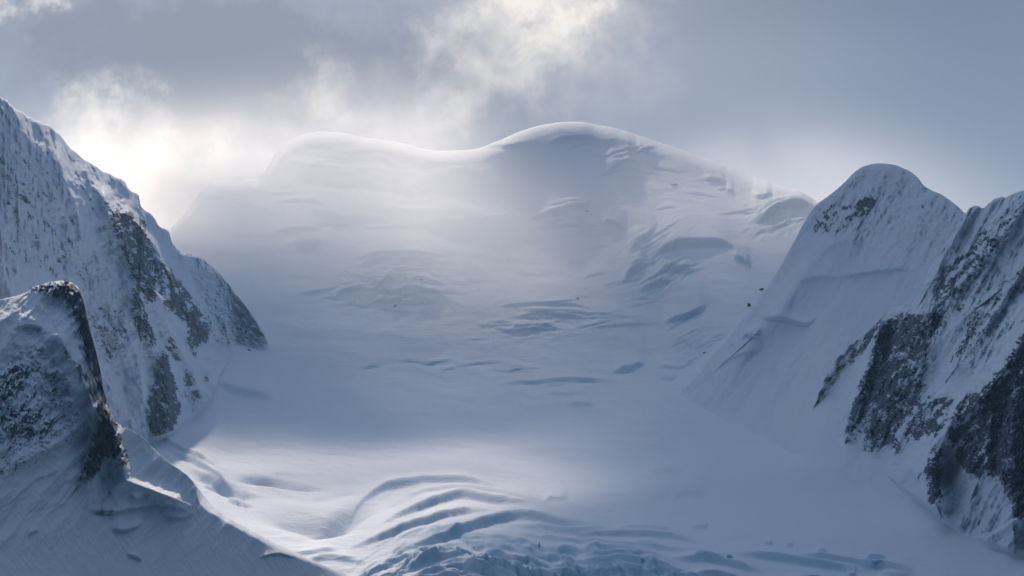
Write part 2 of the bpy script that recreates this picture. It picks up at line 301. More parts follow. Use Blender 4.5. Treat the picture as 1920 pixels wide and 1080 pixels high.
# --- steps, crevasse lips and swells: (points, height px, fade px, edge px, ice)
LIPS = [
    ([(245, 801), (300, 824), (345, 846), (395, 876), (425, 896)], 7, 16, 2.5, 0), ([(325, 868), (370, 872), (405, 892), (440, 930), (475, 948)], 9, 14, 4, 0), ([(372, 912), (398, 902), (430, 915), (455, 938)], 9, 12, 4, 0), ([(424, 938), (440, 936), (458, 950)], 6, 10, 3, 0),
    ([(350, 858), (385, 866), (412, 884)], 4, 10, 2, 0), ([(428, 902), (470, 896), (530, 905)], 5, 14, 4, 0), ([(500, 892), (540, 890), (565, 896)], 3, 10, 2, 0), ([(455, 925), (480, 930), (500, 931)], 3, 8, 2, 0),
    ([(650, 500), (672, 488), (710, 481), (770, 479), (850, 481)], 5, 22, 1.5, .25),
    ([(655, 506), (700, 492), (760, 487), (820, 488)], 4, 10, 2, .15),
    ([(555, 555), (600, 548), (640, 541)], 3, 20, 2, .3), ([(690, 533), (715, 537), (728, 528), (750, 532)], 6, 14, 3, .6), ([(740, 544), (780, 547), (825, 556), (845, 566)], 5, 16, 3, .5),
    ([(765, 560), (800, 566), (820, 574)], 5, 16, 4, .35), ([(620, 560), (660, 545), (690, 540)], 5, 16, 4, .35), ([(540, 310), (590, 313), (650, 316)], 2, 18, 2, .0),
    ([(515, 434), (560, 430), (610, 431)], 3, 20, 2, .1), ([(545, 458), (580, 460), (610, 455)], 4, 30, 5, .05), ([(560, 395), (620, 404), (700, 410)], 2, 24, 4, 0),
    ([(915, 577), (1000, 575), (1070, 576), (1120, 583)], 4, 20, 1.6, .3), ([(965, 597), (1020, 592), (1060, 594), (1110, 602)], 6, 26, 3, .35), ([(920, 612), (960, 622), (1040, 618), (1060, 622)], 4, 18, 2.5, .15),
    ([(1240, 608), (1280, 600), (1320, 578), (1332, 570)], 10, 26, 3, .35), ([(1090, 619), (1130, 616), (1190, 612), (1240, 606)], 3, 26, 2, .2),
    ([(1150, 699), (1185, 693), (1215, 683)], 7, 22, 3, .3), ([(920, 720), (1000, 719), (1060, 716), (1180, 717)], 5, 26, 2, .3), ([(1010, 738), (1070, 740), (1110, 742)], 3, 20, 2.5, .1), ([(1060, 760), (1085, 759), (1120, 762)], 5, 14, 3, .2),
    ([(1225, 690), (1260, 692), (1300, 684)], 4, 18, 2, .15), ([(1230, 712), (1260, 712), (1272, 705)], 4, 16, 2, .15),
    # right-hand slopes of the big back face
    ([(985, 415), (1040, 408), (1090, 393), (1135, 388)], 9, 30, 3, .35), ([(1120, 418), (1150, 422), (1178, 433)], 8, 20, 3, .55), ([(1010, 425), (1050, 420), (1100, 412)], 6, 16, 4, .3),
    ([(1175, 478), (1205, 455), (1235, 425)], 7, 20, 4, .3), ([(1210, 488), (1240, 480), (1290, 466), (1350, 462), (1400, 476)], 14, 34, 3.5, .55), ([(1372, 486), (1390, 492), (1410, 502)], 8, 14, 4, .7),
    ([(1165, 535), (1190, 512), (1215, 500)], 12, 22, 5, .5), ([(1222, 527), (1250, 510), (1290, 508), (1310, 520)], 8, 24, 5, .3), ([(1195, 555), (1230, 540), (1260, 530)], 6, 24, 5, .1),
    ([(1400, 420), (1425, 418), (1460, 400), (1500, 390), (1540, 392)], 14, 30, 4, .5), ([(1408, 368), (1430, 378), (1450, 374)], 6, 14, 3, .5), ([(1318, 342), (1345, 340), (1365, 343)], 5, 12, 2.5, .35), ([(1360, 359), (1376, 361)], 4, 9, 2, .9),
    ([(1130, 327), (1160, 310), (1195, 298)], 5, 26, 2, .3), ([(1190, 286), (1205, 285), (1230, 296)], 3, 12, 2, .2), ([(1020, 275), (1060, 262), (1120, 258)], 5, 26, 3, .1), ([(900, 278), (960, 276), (990, 279)], 3, 16, 2, .4),
    ([(780, 432), (900, 420), (1000, 404)], 3, 30, 8, 0),
    # left foot of the slope
    ([(398, 712), (430, 733), (470, 742), (520, 745)], 10, 34, 4, .25), ([(470, 640), (490, 645), (502, 650)], 4, 14, 2, .3), ([(360, 652), (400, 656), (440, 668)], 3, 30, 5, 0),
    # floor
    ([(1205, 888), (1245, 884), (1290, 888)], 5, 22, 4, .1), ([(1255, 932), (1285, 926), (1330, 928)], 6, 20, 5, .15), ([(1015, 950), (1040, 942), (1068, 940)], 6, 12, 4, .3), ([(840, 862), (1000, 850), (1100, 870)], 2, 40, 8, 0),
    ([(640, 972), (690, 934), (735, 918), (790, 914), (850, 920), (960, 935)], 15, 34, 3, .1), ([(720, 962), (760, 940), (830, 933), (900, 935), (1000, 950), (1050, 952)], 7, 18, 3, .15),
    ([(690, 1000), (780, 968), (830, 950), (870, 943), (930, 953), (1010, 960), (1030, 962)], 18, 34, 3.5, .15), ([(745, 975), (790, 955), (820, 952)], 5, 14, 4, .1),
    ([(640, 1034), (720, 1012), (780, 994), (850, 975), (940, 966)], 15, 30, 3, .15), ([(735, 1022), (770, 1008), (805, 1000)], 6, 14, 3, .3),
    ([(700, 1052), (770, 1036), (850, 1012), (920, 985), (975, 976), (1060, 990), (1140, 985)], 18, 34, 3.5, .35), ([(940, 986), (1000, 992), (1080, 1000), (1160, 996)], 8, 14, 4, .6),
    ([(880, 1032), (930, 1026), (985, 1028), (1020, 1024)], 6, 14, 3, .5), ([(790, 1072), (840, 1058), (885, 1056)], 6, 14, 3, .5), ([(880, 1068), (920, 1054), (960, 1052)], 6, 14, 3, .5),
    ([(1065, 1010), (1150, 1007), (1250, 1009), (1330, 1022)], 6, 14, 2.5, .4), ([(960, 1030), (1050, 1040), (1150, 1042), (1260, 1036)], 8, 16, 3, .4), ([(1060, 1062), (1150, 1068), (1260, 1074)], 10, 16, 4, .6),
    ([(1150, 1002), (1200, 996), (1280, 1000)], 3, 10, 2, .2), ([(1000, 1018), (1080, 1020), (1200, 1030), (1340, 1035)], 5, 10, 3, .5),
    ([(1250, 1050), (1320, 1054), (1400, 1070), (1440, 1078)], 8, 10, 3, .6), ([(1360, 1040), (1420, 1044), (1500, 1056), (1600, 1072), (1640, 1076)], 8, 10, 3, .6), ([(1480, 1048), (1540, 1050), (1620, 1062), (1680, 1070)], 6, 9, 2.5, .6), ([(1600, 1066), (1660, 1066), (1720, 1076)], 6, 10, 3, .5),
    ([(1620, 1050), (1645, 1051), (1665, 1053)], 5, 8, 3, .9), ([(1430, 1022), (1450, 1020)], 3, 8, 2, .4), ([(1470, 1025), (1490, 1024)], 3, 8, 2, .4), ([(1300, 990), (1330, 989)], 3, 8, 2, .3), ([(1530, 1040), (1550, 1042)], 4, 8, 2, .4),
    ([(540, 1036), (580, 1040), (640, 1035)], 8, 10, 3, .3), ([(560, 1060), (620, 1048), (690, 1062)], 9, 14, 4, .6),
]
arch = curve([(-320, 1120), (450, 1070), (560, 1045), (640, 1020), (700, 985), (770, 950), (850, 935), (930, 945), (1050, 968), (1200, 990), (1400, 1022), (1600, 1042), (1750, 1056), (1920, 1075), (2260, 1110)])
rr = random.Random(11)
for _ in range(210):            # short crevasse lips following the bend of the tongue
    off = 14 + 150 * rr.random() ** .6; x = rr.uniform(620, 1900); ln_ = rr.uniform(25, 150) * (.5 + off / 160); tl = rr.uniform(-.06, .10)
    qx = np.linspace(x - ln_ / 2, x + ln_ / 2, 5); damp = .25 + .75 * min(1, off / 80)
    if x > 1300 and off < 16: continue
    LIPS.append(([(float(a_), float(arch(a_)) + off + tl * (a_ - x) + rr.uniform(-2.5, 2.5)) for a_ in qx], rr.uniform(1.5, 6) * damp * (.45 if x < 1000 and off < 70 else 1.0 + off / 160), rr.uniform(6, 18), rr.uniform(1.2, 3.5), rr.uniform(.15, .75) * damp))
NOTCH = []
for cx_, cy_, sx_, sy_, tl0, n_ in [(740, 555, 80, 26, .0, 22), (1080, 420, 70, 24, -.05, 18), (1230, 490, 50, 40, -.5, 16), (1440, 400, 50, 26, -.3, 10), (1020, 605, 110, 22, 0, 16), (1180, 300, 90, 24, -.25, 8), (1370, 380, 70, 40, 0, 8), (620, 400, 120, 80, 0, 10), (950, 700, 260, 40, -.03, 14), (1300, 650, 60, 40, -.5, 8), (1150, 560, 120, 60, -.2, 10)]:
    for _ in range(n_):
        x = rr.gauss(cx_, sx_ * .6); y = rr.gauss(cy_, sy_ * .6); ln_ = rr.uniform(20, 120); tl = tl0 + rr.uniform(-.12, .12)
        NOTCH.append(([(float(a_), y + tl * (a_ - x) + 8 * ((a_ - x) / ln_) ** 2 + rr.uniform(-1.5, 1.5)) for a_ in np.linspace(x - ln_ / 2, x + ln_ / 2, 4)], rr.uniform(1.0, 2.6), rr.uniform(1.2, 1.8), rr.uniform(.3, .9)))
for pts, A, L, w, ic in LIPS:
    c = slice(*np.searchsorted(xg, (pts[0][0], pts[-1][0])))
    far_ = pts[0][0] > 1000 and pts[0][1] > 985
    h, i = lip(PX[:, c], PY[:, c], pts, A * (1.8 if far_ else 1), L * (1.6 if pts[0][1] < 770 else 1), w, ic * (1.4 if far_ else 1)); H[:, c] += h; ICE[:, c] += i
for pts, A, w, ic in NOTCH:
    c = slice(*np.searchsorted(xg, (pts[0][0], pts[-1][0]))); x_ = PX[:, c]; y_ = PY[:, c]
    d = curve(pts)(x_) + 2.5 * fbm(x_ / 40, y_ / 60, int(pts[0][0]), 3) - y_; t = (x_ - pts[0][0]) / (pts[-1][0] - pts[0][0]); tap = sst(0, .4, t) * sst(1, .6, t)
    e_ = np.exp(-(d / w) ** 2) * tap; H[:, c] -= A * e_ - .35 * A * np.exp(-((d - 3 * w) / (2.5 * w)) ** 2) * tap; ICE[:, c] += ic * e_
ZONES = [(1080, 420, 90, 34, -8, .9, 5), (1230, 480, 60, 50, -35, .7, 5), (1240, 530, 60, 26, -25, .7, 5), (1460, 410, 60, 26, -20, .7, 7), (740, 545, 90, 40, 0, .8, 6), (760, 510, 60, 20, 0, .5, 4),
         (1010, 610, 110, 30, 0, .35, 4), (1300, 640, 50, 25, -30, .4, 4), (1390, 480, 30, 20, 30, .5, 5), (1430, 375, 25, 14, 0, .6, 4)]
for x, y, rx, ry, rot, ic, amp in ZONES:
    g = ga(PX, PY, x, y, rx, ry, rot)
    nzv = aniso(PX, PY, rot, 34, 12, int(x), 5, .55, True, 14)
    H += g * amp * nzv; ICE += ic * g * sst(.1, .8, aniso(PX, PY, rot, 30, 11, int(x), 5, .55, True, 14) + .15) * .7
# pale blue tint of the lower face
ICE += .10 * ga(PX, PY, 760, 560, 140, 70) + .08 * ga(PX, PY, 1100, 430, 150, 70) + .09 * ga(PX, PY, 1300, 500, 120, 60)
# crevassed tongue along the bottom
ar = arch(PX); phi = PY - ar
wz = sst(25, 110, phi) * sst(1240, 1120, PY) * sst(520, 700, PX) * (1 - .55 * sst(1200, 1500, PX) * sst(90, 20, phi))
wn = fbm(PX / 120, PY / 60, 5, 4)
r1 = fbm(PX / 240 + wn * .6, (phi + wn * 22) / 24, 31, 5, .5, True)
r2 = fbm(PX / 45 + wn, (phi + wn * 14) / 9, 37, 4, .5, True)
H += wz * (5 * r1 + 1.8 * r2)
ICE += wz * np.clip(.55 * sst(40, 110, phi) * sst(.2, -.6, r1) + .5 * sst(.1, -.7, r2) * sst(30, 90, phi), 0, .8)
# open crevasses of the tongue, deepest at the foot of the picture
dz = sst(60, 120, phi) * sst(1240, 1150, PY)
cr = fbm(PX / 70 + wn * .8, (phi + wn * 30) / 15, 71, 4, .5)
H -= dz * 15 * sst(.05, .35, cr) * sst(600, 760, PX)
ICE += dz * .8 * sst(.02, .2, cr) * sst(600, 760, PX)
# hollows and swells of the sunlit snow
for x, y, rx, ry, rot, a in [(575, 980, 60, 13, 6, -30), (640, 976, 50, 13, -24, -34), (425, 918, 36, 7, 20, -26), (452, 944, 20, 4, 15, -12), (500, 903, 46, 5, 5, -18), (560, 913, 40, 4, 5, -10), (385, 895, 30, 5, 25, -14), (350, 862, 30, 4, 25, -10), (560, 930, 70, 10, 0, -2), (620, 935, 40, 6, -10, -3), (555, 960, 30, 6, 0, -3),
                            (700, 925, 55, 16, -12, 3), (1040, 955, 60, 12, 0, 3), (760, 950, 40, 8, -15, -4), (340, 900, 40, 14, 20, -9)]:
    H += a * ga(PX, PY, x, y, rx, ry, rot)
fl = sst(780, 860, PY)
H += fl * (2.6 * aniso(PX, PY, 6, 150, 13, 61, 5, .55, False, 14) + 1.1 * aniso(PX, PY, 10, 60, 4, 63, 4, .6, False, 8)) * sst(1240, 1180, PY)
H += (1 - fl) * (3.5 * aniso(PX, PY, 4, 220, 40, 64, 5, .5, False, 20) + .5 * aniso(PX, PY, -8, 60, 9, 66, 4, .5)) * np.clip((PY - sk[None]) / 20, 0, 1)
Zg += H * YG / F
# rocks poking out high on the face
def backrows(X, Y, Z, d=(4, 10, 20, 40, 80, 160, 320, 640, 1300), drop=(0.2, 1, 3, 8, 24, 70, 190, 430, 900)):
    d = np.array(d, float)[:, None]; k = np.array(drop, float)[:, None]
    return np.vstack([X, X[-1] + X[-1] / Y[-1] * d]), np.vstack([Y, Y[-1] + d]), np.vstack([Z, Z[-1] - k])
nb = 9
Xb, Yb, Zb = backrows(Xg, Yg, Zg)
pad = lambda a: np.vstack([a, np.zeros((nb, a.shape[1]))])
grid_mesh('glacier', Xb, Yb, Zb, pad(ROCK), pad(np.clip(ICE, 0, 1)), MAT_G)
# distance of the glacier at any pixel of its own sheet
def Yglac(px, py):
    px = np.atleast_1d(px).astype(float); py = np.atleast_1d(py).astype(float)
    i = np.clip(np.searchsorted(xg, px), 1, len(xg) - 1); t = (px - xg[i - 1]) / (xg[i] - xg[i - 1])
    def col(k):
        s_ = sk[k]; r = np.clip((py - PYB) / (s_ - PYB), 0, 1) * (len(v) - 1); a = np.minimum(r.astype(int), len(v) - 2)
        return YG[a, k] * (1 - (r - a)) + YG[a + 1, k] * (r - a)
    return col(i - 1) * (1 - t) + col(i) * t

# ------------------------------------------------------------------ mountains
def mountain(name, x0, x1, step, skyf, basef, slopef, relief, rockf, icef, mat, nv=420, skirt=60, ystart=None, regions=(), soft=14, rim=8, rimk=.4, skynoise=1.5, backscale=1.0, rscale=2.1):
    xs = nonuni(x0, x1, step)
    s_ = skyf(xs) + fbm(xs / 14, xs * 0 + 3.3, 11, 4) * (skynoise(xs) if callable(skynoise) else skynoise); b_ = basef(xs)
    b_ = np.maximum(b_, s_ + 6)
    vv = np.linspace(0, 1, nv)
    px = np.repeat(xs[None], nv, 0); py = b_[None] + (s_ - b_)[None] * vv[:, None]
    S = slopef(px, py)
    S = S * (rimk + (1 - rimk) * sst(0, rim, py - s_[None])); _, B = ab(px, py)
    S = np.maximum(S, np.degrees(np.arctan(B)) + 4)
    ys = Yglac(xs, b_) if ystart is None else ystart(xs)
    Y = integrate(px, py, S, ys)
    fade = rscale * sst(0, soft, b_[None] - py)
    Y = Y - relief(px, py) * fade
    # skirt under the glacier
    pys = b_[None] + np.array([skirt, skirt * .5, skirt * .2])[:, None]; pxs = np.repeat(xs[None], 3, 0)
    Ys = np.repeat(Y[:1], 3, 0) + np.array([12, 8, 4])[:, None]
    px = np.vstack([pxs, px]); py = np.vstack([pys, py]); Y = np.vstack([Ys, Y])
    a, b = ab(px, py); X = a * Y; Z = CZ + b * Y
    rk = rockf(px, py); ic = icef(px, py)
    # snow keeps to the gentler ledges, rock to the steeper steps
    X, Y, Z = backrows(X, Y, Z, drop=np.array((0.6, 3, 9, 24, 60, 140, 290, 520, 900)) * backscale)
    gx = np.gradient(X, axis=0); gy = np.gradient(Y, axis=0); gz = np.gradient(Z, axis=0); hx = np.gradient(X, axis=1); hy = np.gradient(Y, axis=1); hz = np.gradient(Z, axis=1)
    nx = hy * gz - hz * gy; ny = hz * gx - hx * gz; nz = hx * gy - hy * gx; nl = np.sqrt(nx**2 + ny**2 + nz**2) + 1e-9
    nzu = np.abs(nz / nl)
    pz = lambda q: np.vstack([q, np.zeros((9, q.shape[1]))])
    rk = pz(rk); ic = pz(ic); W0 = rk.copy()
    rk = np.where(rk > .02, rk + (.55 - nzu) * .9 * sst(.02, .3, rk), rk)
    ppx = np.vstack([px, np.repeat(px[-1:], 9, 0)]); ppy = np.vstack([py, np.repeat(py[-1:] - 40, 9, 0)])
    fx = .25 * (ppx[:-1, :-1] + ppx[1:, 1:] + ppx[:-1, 1:] + ppx[1:, :-1]); fy = .25 * (ppy[:-1, :-1] + ppy[1:, 1:] + ppy[:-1, 1:] + ppy[1:, :-1])
    left = np.ones(fx.shape, bool)
    parts = []
    for nm, mask, lab in regions:
        sel = (samp(mask, fx, fy) > .35) & left; left &= ~sel; parts.append((nm, sel, lab))
    main = grid_mesh(name, X, Y, Z, rk, ic, mat, keep=left)
    for nm, sel, lab in parts:
        if sel.sum() > 20:
            o = grid_mesh(nm, X, Y, Z, rk, ic, mat, keep=sel, parent=main)
            if lab: o['label'] = lab
    return main

def ribs(px, py, lst):
    r = np.zeros(px.shape)
    for pts, wdt, A in lst:
        best = np.full(px.shape, 1e9); sd = np.zeros(px.shape)
        for (x1, y1), (x2, y2) in zip(pts[:-1], pts[1:]):
            dx, dy = x2 - x1, y2 - y1; L2 = dx * dx + dy * dy; t = np.clip(((px - x1) * dx + (py - y1) * dy) / L2, 0, 1)
            ex = px - x1 - t * dx; ey = py - y1 - t * dy; d = np.hypot(ex, ey); m = d < best
            best = np.where(m, d, best); sd = np.where(m, np.sign(ex * dy - ey * dx), sd)
        n = 1 + .35 * fbm(px / 22, py / 22, int(pts[0][0]), 3)
        r += A * np.exp(-(best * n / np.where(sd > 0, wdt * .8, wdt * 1.8)) ** 1.4)
    return r
def r_relief(px, py):
    wr = samp(rkR_soft, px, py)
    return (14 * aniso(px, py, 118, 170, 50, 201, 5, .5, True) + 4 * aniso(px, py, 120, 60, 16, 205, 5, .55)
            + wr * (13 * aniso(px, py, 115, 40, 15, 207, 6, .62, True, 10) + 5 * aniso(px, py, 30, 18, 8, 209, 4, .6, True, 8)) + 1.5 * ribs(px, py, RIBS) - 1.2 * lip(px, py, [(1770, 1016), (1800, 1010), (1850, 1003), (1900, 975), (1935, 945), (2100, 860)], 18, 60, 4)[0])
# ---- rounded peak
skyP = curve([(1270, 735), (1300, 703), (1340, 655), (1400, 588), (1450, 520), (1490, 450), (1515, 405), (1530, 385), (1555, 366), (1575, 350), (1590, 335), (1605, 320), (1625, 310), (1650, 306), (1675, 309), (1700, 318), (1718, 330), (1735, 350), (1765, 365), (1790, 382), (1812, 402), (1850, 430), (1950, 480), (2260, 600)])
baseP = curve([(1270, 738), (1340, 775), (1450, 830), (1600, 900), (1800, 960), (2260, 1020)])
pS = tps([(1350, 720, 24), (1450, 750, 22), (1600, 850, 18), (1500, 600, 33), (1600, 650, 32), (1700, 600, 36), (1650, 450, 42), (1550, 430, 48), (1650, 330, 46), (1750, 420, 48), (1800, 700, 30), (1900, 900, 24), (2100, 700, 36), (1420, 640, 30)])
PK = [([(1560, 525), (1600, 515), (1650, 508), (1690, 504), (1715, 512)], 5, 26, 2.5, .5), ([(1490, 530), (1540, 520), (1580, 522)], 6, 26, 4, .3), ([(1420, 595), (1470, 600), (1510, 608), (1540, 588)], 8, 26, 4, .45), ([(1385, 640), (1400, 628), (1430, 632)], 6, 18, 4, .3),
      ([(1535, 470), (1580, 455), (1620, 450)], 3, 22, 4, .1), ([(1340, 690), (1400, 660), (1440, 650)], 3, 20, 5, .1)]
def pk_relief(px, py):
    r = 9 * aniso(px, py, 118, 150, 46, 101, 5, .5) + 12 * ga(px, py, 1470, 560, 20, 260, 38)
    up = sst(560, 380, py)
    r += up * (7 * aniso(px, py, 122, 60, 26, 103, 6, .62, True, 24) + 3 * aniso(px, py, 100, 14, 8, 105, 4, .6))
    r += ribs(px, py, [([(1600, 440), (1560, 500), (1490, 560), (1430, 615)], 30, 9)])
    for pts, A, L, w, ic in PK: r += 2.2 * lip(px, py, pts, A, L, w, ic)[0]
    r += 14 * ga(px, py, 1600, 330, 40, 14, -40) * 0
    return r
rkP = poly([(1505, 440), (1530, 395), (1570, 375), (1640, 368), (1650, 380), (1610, 420), (1560, 445)], 10) * .28 + poly([(1615, 372), (1645, 368), (1640, 390), (1600, 408), (1608, 390)], 4) * .34 + poly([(1690, 440), (1760, 390), (1800, 410), (1740, 470), (1700, 480)], 16) * .16 + poly([(1380, 595), (1430, 538), (1436, 545), (1400, 590)], 3) * .5 + poly([(1640,310),(1690,312),(1730,345),(1690,335)],8)*.0  # rock of the peak; left flank made rockier to imitate its shade
def pk_rock(px, py):
    w = samp(rkP, px, py); return np.where(w > .02, w + np.clip(w * 2, .3, 1) * (.6 * aniso(px, py, 125, 30, 10, 111, 5, .65, True) - .2) - .05, 0)
def pk_ice(px, py):
    r = np.zeros(px.shape)
    for pts, A, L, w, ic in PK: r += lip(px, py, pts, A, L, w, ic)[1]
    return np.clip(r + .1 * ga(px, py, 1650, 350, 90, 30), 0, 1)
mountain('peak', 1270, 2260, 2.0, skyP, baseP, lambda px, py: np.clip(pS(px, py), 12, 60), pk_relief, pk_rock, pk_ice, MAT_R, nv=300, rim=14, rimk=.35, skynoise=1.0,
         regions=[('rock_face', poly([(1495, 450), (1520, 395), (1575, 360), (1650, 360), (1655, 385), (1610, 425), (1560, 460)], 3), None)])

# ---- right mountain
skyR = curve([(1495, 800), (1515, 782), (1525, 765), (1545, 712), (1580, 660), (1600, 640), (1640, 610), (1655, 592), (1700, 566), (1728, 545), (1738, 515), (1760, 475), (1785, 440), (1806, 402), (1830, 386), (1845, 388), (1862, 376), (1890, 368), (1920, 357), (2000, 330), (2260, 250)])
baseR = curve([(1495, 806), (1540, 826), (1590, 850), (1660, 900), (1750, 965), (1800, 1000), (1850, 1025), (1920, 1045), (2260, 1120)])
rS = tps([(1560, 790, 34), (1600, 780, 48), (1650, 700, 52), (1700, 650, 46), (1700, 850, 44), (1800, 950, 34), (1800, 700, 44), (1800, 550, 42), (1880, 450, 42), (1750, 500, 46), (1900, 700, 48), (1880, 850, 54), (1900, 1000, 30), (2100, 600, 46), (2100, 950, 40), (2200, 350, 40), (1950, 1060, 22), (1620, 860, 26), (1700, 930, 22)])
RIBS = [([(1650, 600), (1640, 660), (1615, 730), (1590, 815)], 16, 26), ([(1830, 580), (1780, 620), (1700, 700), (1640, 780), (1625, 830)], 18, 12), ([(1890, 430), (1830, 500), (1770, 570), (1700, 640)], 16, 10),
        ([(1930, 610), (1880, 690), (1830, 760), (1780, 800), (1740, 890), (1755, 940)], 22, 28), ([(1915, 700), (1900, 800), (1895, 900), (1900, 975)], 20, 22), ([(1860, 760), (1850, 860), (1835, 900)], 12, 12), ([(1800, 760), (1750, 840), (1730, 880)], 12, 10),
        ([(1640, 610), (1590, 660), (1550, 710), (1520, 775)], 9, 10), ([(1810, 410), (1770, 480), (1740, 540)], 10, 12), ([(1920, 500), (1860, 600), (1800, 680)], 14, 10)]
P_R = [
    ([(1650, 600), (1690, 590), (1735, 590), (1720, 640), (1690, 680), (1680, 740), (1640, 760), (1620, 800), (1588, 818), (1590, 790), (1612, 730), (1635, 660)], .60),
    ([(1745, 575), (1775, 560), (1770, 605), (1740, 650), (1735, 690), (1690, 720), (1650, 745), (1645, 720), (1700, 660)], .62),
    ([(1650, 745), (1690, 730), (1730, 690), (1735, 720), (1690, 800), (1680, 830), (1640, 850), (1615, 838), (1625, 800)], .55),
    ([(1520, 775), (1545, 715), (1575, 662), (1600, 640), (1648, 604), (1645, 625), (1610, 665), (1585, 690), (1560, 720), (1530, 765)], .46),
    ([(1740, 535), (1765, 510), (1810, 470), (1850, 430), (1890, 395), (1915, 380), (1900, 430), (1850, 500), (1800, 550), (1760, 580)], .34),
    ([(1830, 480), (1870, 440), (1900, 420), (1880, 460), (1845, 500), (1830, 530), (1780, 560), (1790, 545)], .40),
    ([(1780, 560), (1830, 530), (1920, 500), (1920, 560), (1850, 640), (1790, 690), (1775, 660), (1800, 600)], .20),
    ([(1940, 600), (1905, 640), (1880, 690), (1840, 730), (1800, 750), (1780, 800), (1775, 830), (1800, 870), (1830, 900), (1850, 890), (1880, 900), (1905, 975), (1960, 960)], .60),
    ([(1740, 745), (1790, 748), (1775, 790), (1745, 830), (1735, 810)], .5),
    ([(1750, 835), (1770, 840), (1765, 880), (1770, 940), (1745, 945), (1735, 880)], .52),
    ([(1680, 820), (1690, 840), (1675, 850), (1668, 840)], .55),
    ([(1810, 388), (1845, 380), (1800, 440), (1760, 500), (1770, 470)], .22), ([(1700, 760), (1735, 740), (1740, 800), (1720, 830), (1690, 820)], .36),
    ([(1940, 380), (2260, 300), (2260, 900), (1940, 960)], .45),
]
rkR = np.zeros(GXX.shape)
for p_, w_ in P_R: rkR = np.maximum(rkR, poly(p_, 5) * w_)
rkR_soft = np.clip(blur(rkR, 12) * 2, 0, 1)
def r_rock(px, py):
    w = samp(rkR, px, py); return np.where(w > .03, w + np.clip(w * 2, .3, 1) * (1.5 * aniso(px, py, 122, 60, 22, 221, 6, .68, True, 14) + .9 * aniso(px, py, 140, 22, 9, 223, 4, .65) - .70), 0)
def zero(px, py): return np.zeros(px.shape)
mountain('mountain_right', 1495, 2260, 1.7, skyR, baseR, lambda px, py: np.clip(rS(px, py), 12, 66), r_relief, r_rock, zero, MAT_R, nv=430, rim=6, rimk=.6, skynoise=5,
         regions=[('rock_buttress', poly([(1640, 605), (1655, 590), (1740, 575), (1775, 555), (1775, 610), (1742, 700), (1700, 790), (1690, 850), (1610, 850), (1580, 825), (1600, 760)], 3), 'dark rock buttress mottled with snow'),
                  ('rock_rib', poly([(1515, 780), (1545, 705), (1600, 632), (1640, 606), (1632, 660), (1560, 735), (1530, 775)], 3), 'thin broken rock rib running down to the snow'),
                  ('rock_cliff', poly([(2260, 300), (1935, 590), (1880, 680), (1790, 745), (1735, 800), (1730, 950), (1780, 950), (1800, 890), (1850, 910), (1885, 910), (1900, 985), (2260, 960)], 3), 'near dark cliff of steep rock and snow')])

# ---- left mountain
skyL = curve([(-320, 60), (-100, 130), (0, 180), (30, 204), (60, 222), (100, 242), (120, 262), (135, 280), (160, 300), (200, 323), (234, 341), (240, 352), (260, 366), (264, 386), (284, 402), (296, 420), (316, 434), (324, 458), (344, 474), (376, 484), (404, 505), (425, 530), (450, 560), (478, 597), (490, 618), (505, 650)])
baseL = curve([(-320, 980), (0, 940), (100, 900), (200, 860), (260, 838), (310, 826), (360, 790), (400, 745), (420, 700), (450, 672), (505, 660)])
lS = tps([(0, 300, 56), (100, 400, 58), (200, 450, 52), (60, 600, 50), (200, 600, 48), (300, 600, 50), (250, 780, 44), (200, 830, 34), (0, 850, 42), (350, 700, 40), (400, 560, 44), (380, 640, 50), (330, 500, 50), (220, 380, 38), (150, 310, 36), (40, 230, 38), (460, 620, 40), (440, 655, 16), (400, 725, 18), (320, 815, 26), (-200, 400, 50), (-200, 800, 40)])
LRIBS = [([(195, 370), (240, 470), (300, 560), (350, 640), (395, 720)], 22, 30), ([(255, 540), (290, 650), (310, 700), (320, 780)], 20, 22), ([(240, 400), (290, 460), (330, 540), (385, 635)], 16, 16), ([(285, 560), (330, 640), (380, 740)], 14, 10),
         ([(110, 300), (150, 420), (215, 560), (260, 680), (270, 760)], 26, 16), ([(345, 480), (360, 560), (380, 620)], 8, 14)]
def l_relief(px, py):
    wr = samp(rkL_soft, px, py)
    fl_ = sst(260, 120, px) * sst(650, 500, py)
    ice_z = sst(335, 370, px - (py - 480) * .25) * sst(660, 630, py)
    return (16 * aniso(px, py, 65, 190, 60, 301, 5, .5, True) + fl_ * 5 * aniso(px, py, 88, 120, 12, 303, 4, .6, True, 8) + 2.2 * aniso(px, py, 80, 50, 14, 305, 5, .6)
            + wr * (13 * aniso(px, py, 70, 40, 14, 307, 6, .62, True, 10) + 5 * aniso(px, py, 10, 22, 8, 309, 4, .6, True, 8)) + 1.5 * ribs(px, py, LRIBS)
            + ice_z * (16 * aniso(px, py, 60, 36, 16, 311, 5, .6, True, 12) + 8 * aniso(px, py, 20, 18, 8, 313, 4, .6, True, 10)))
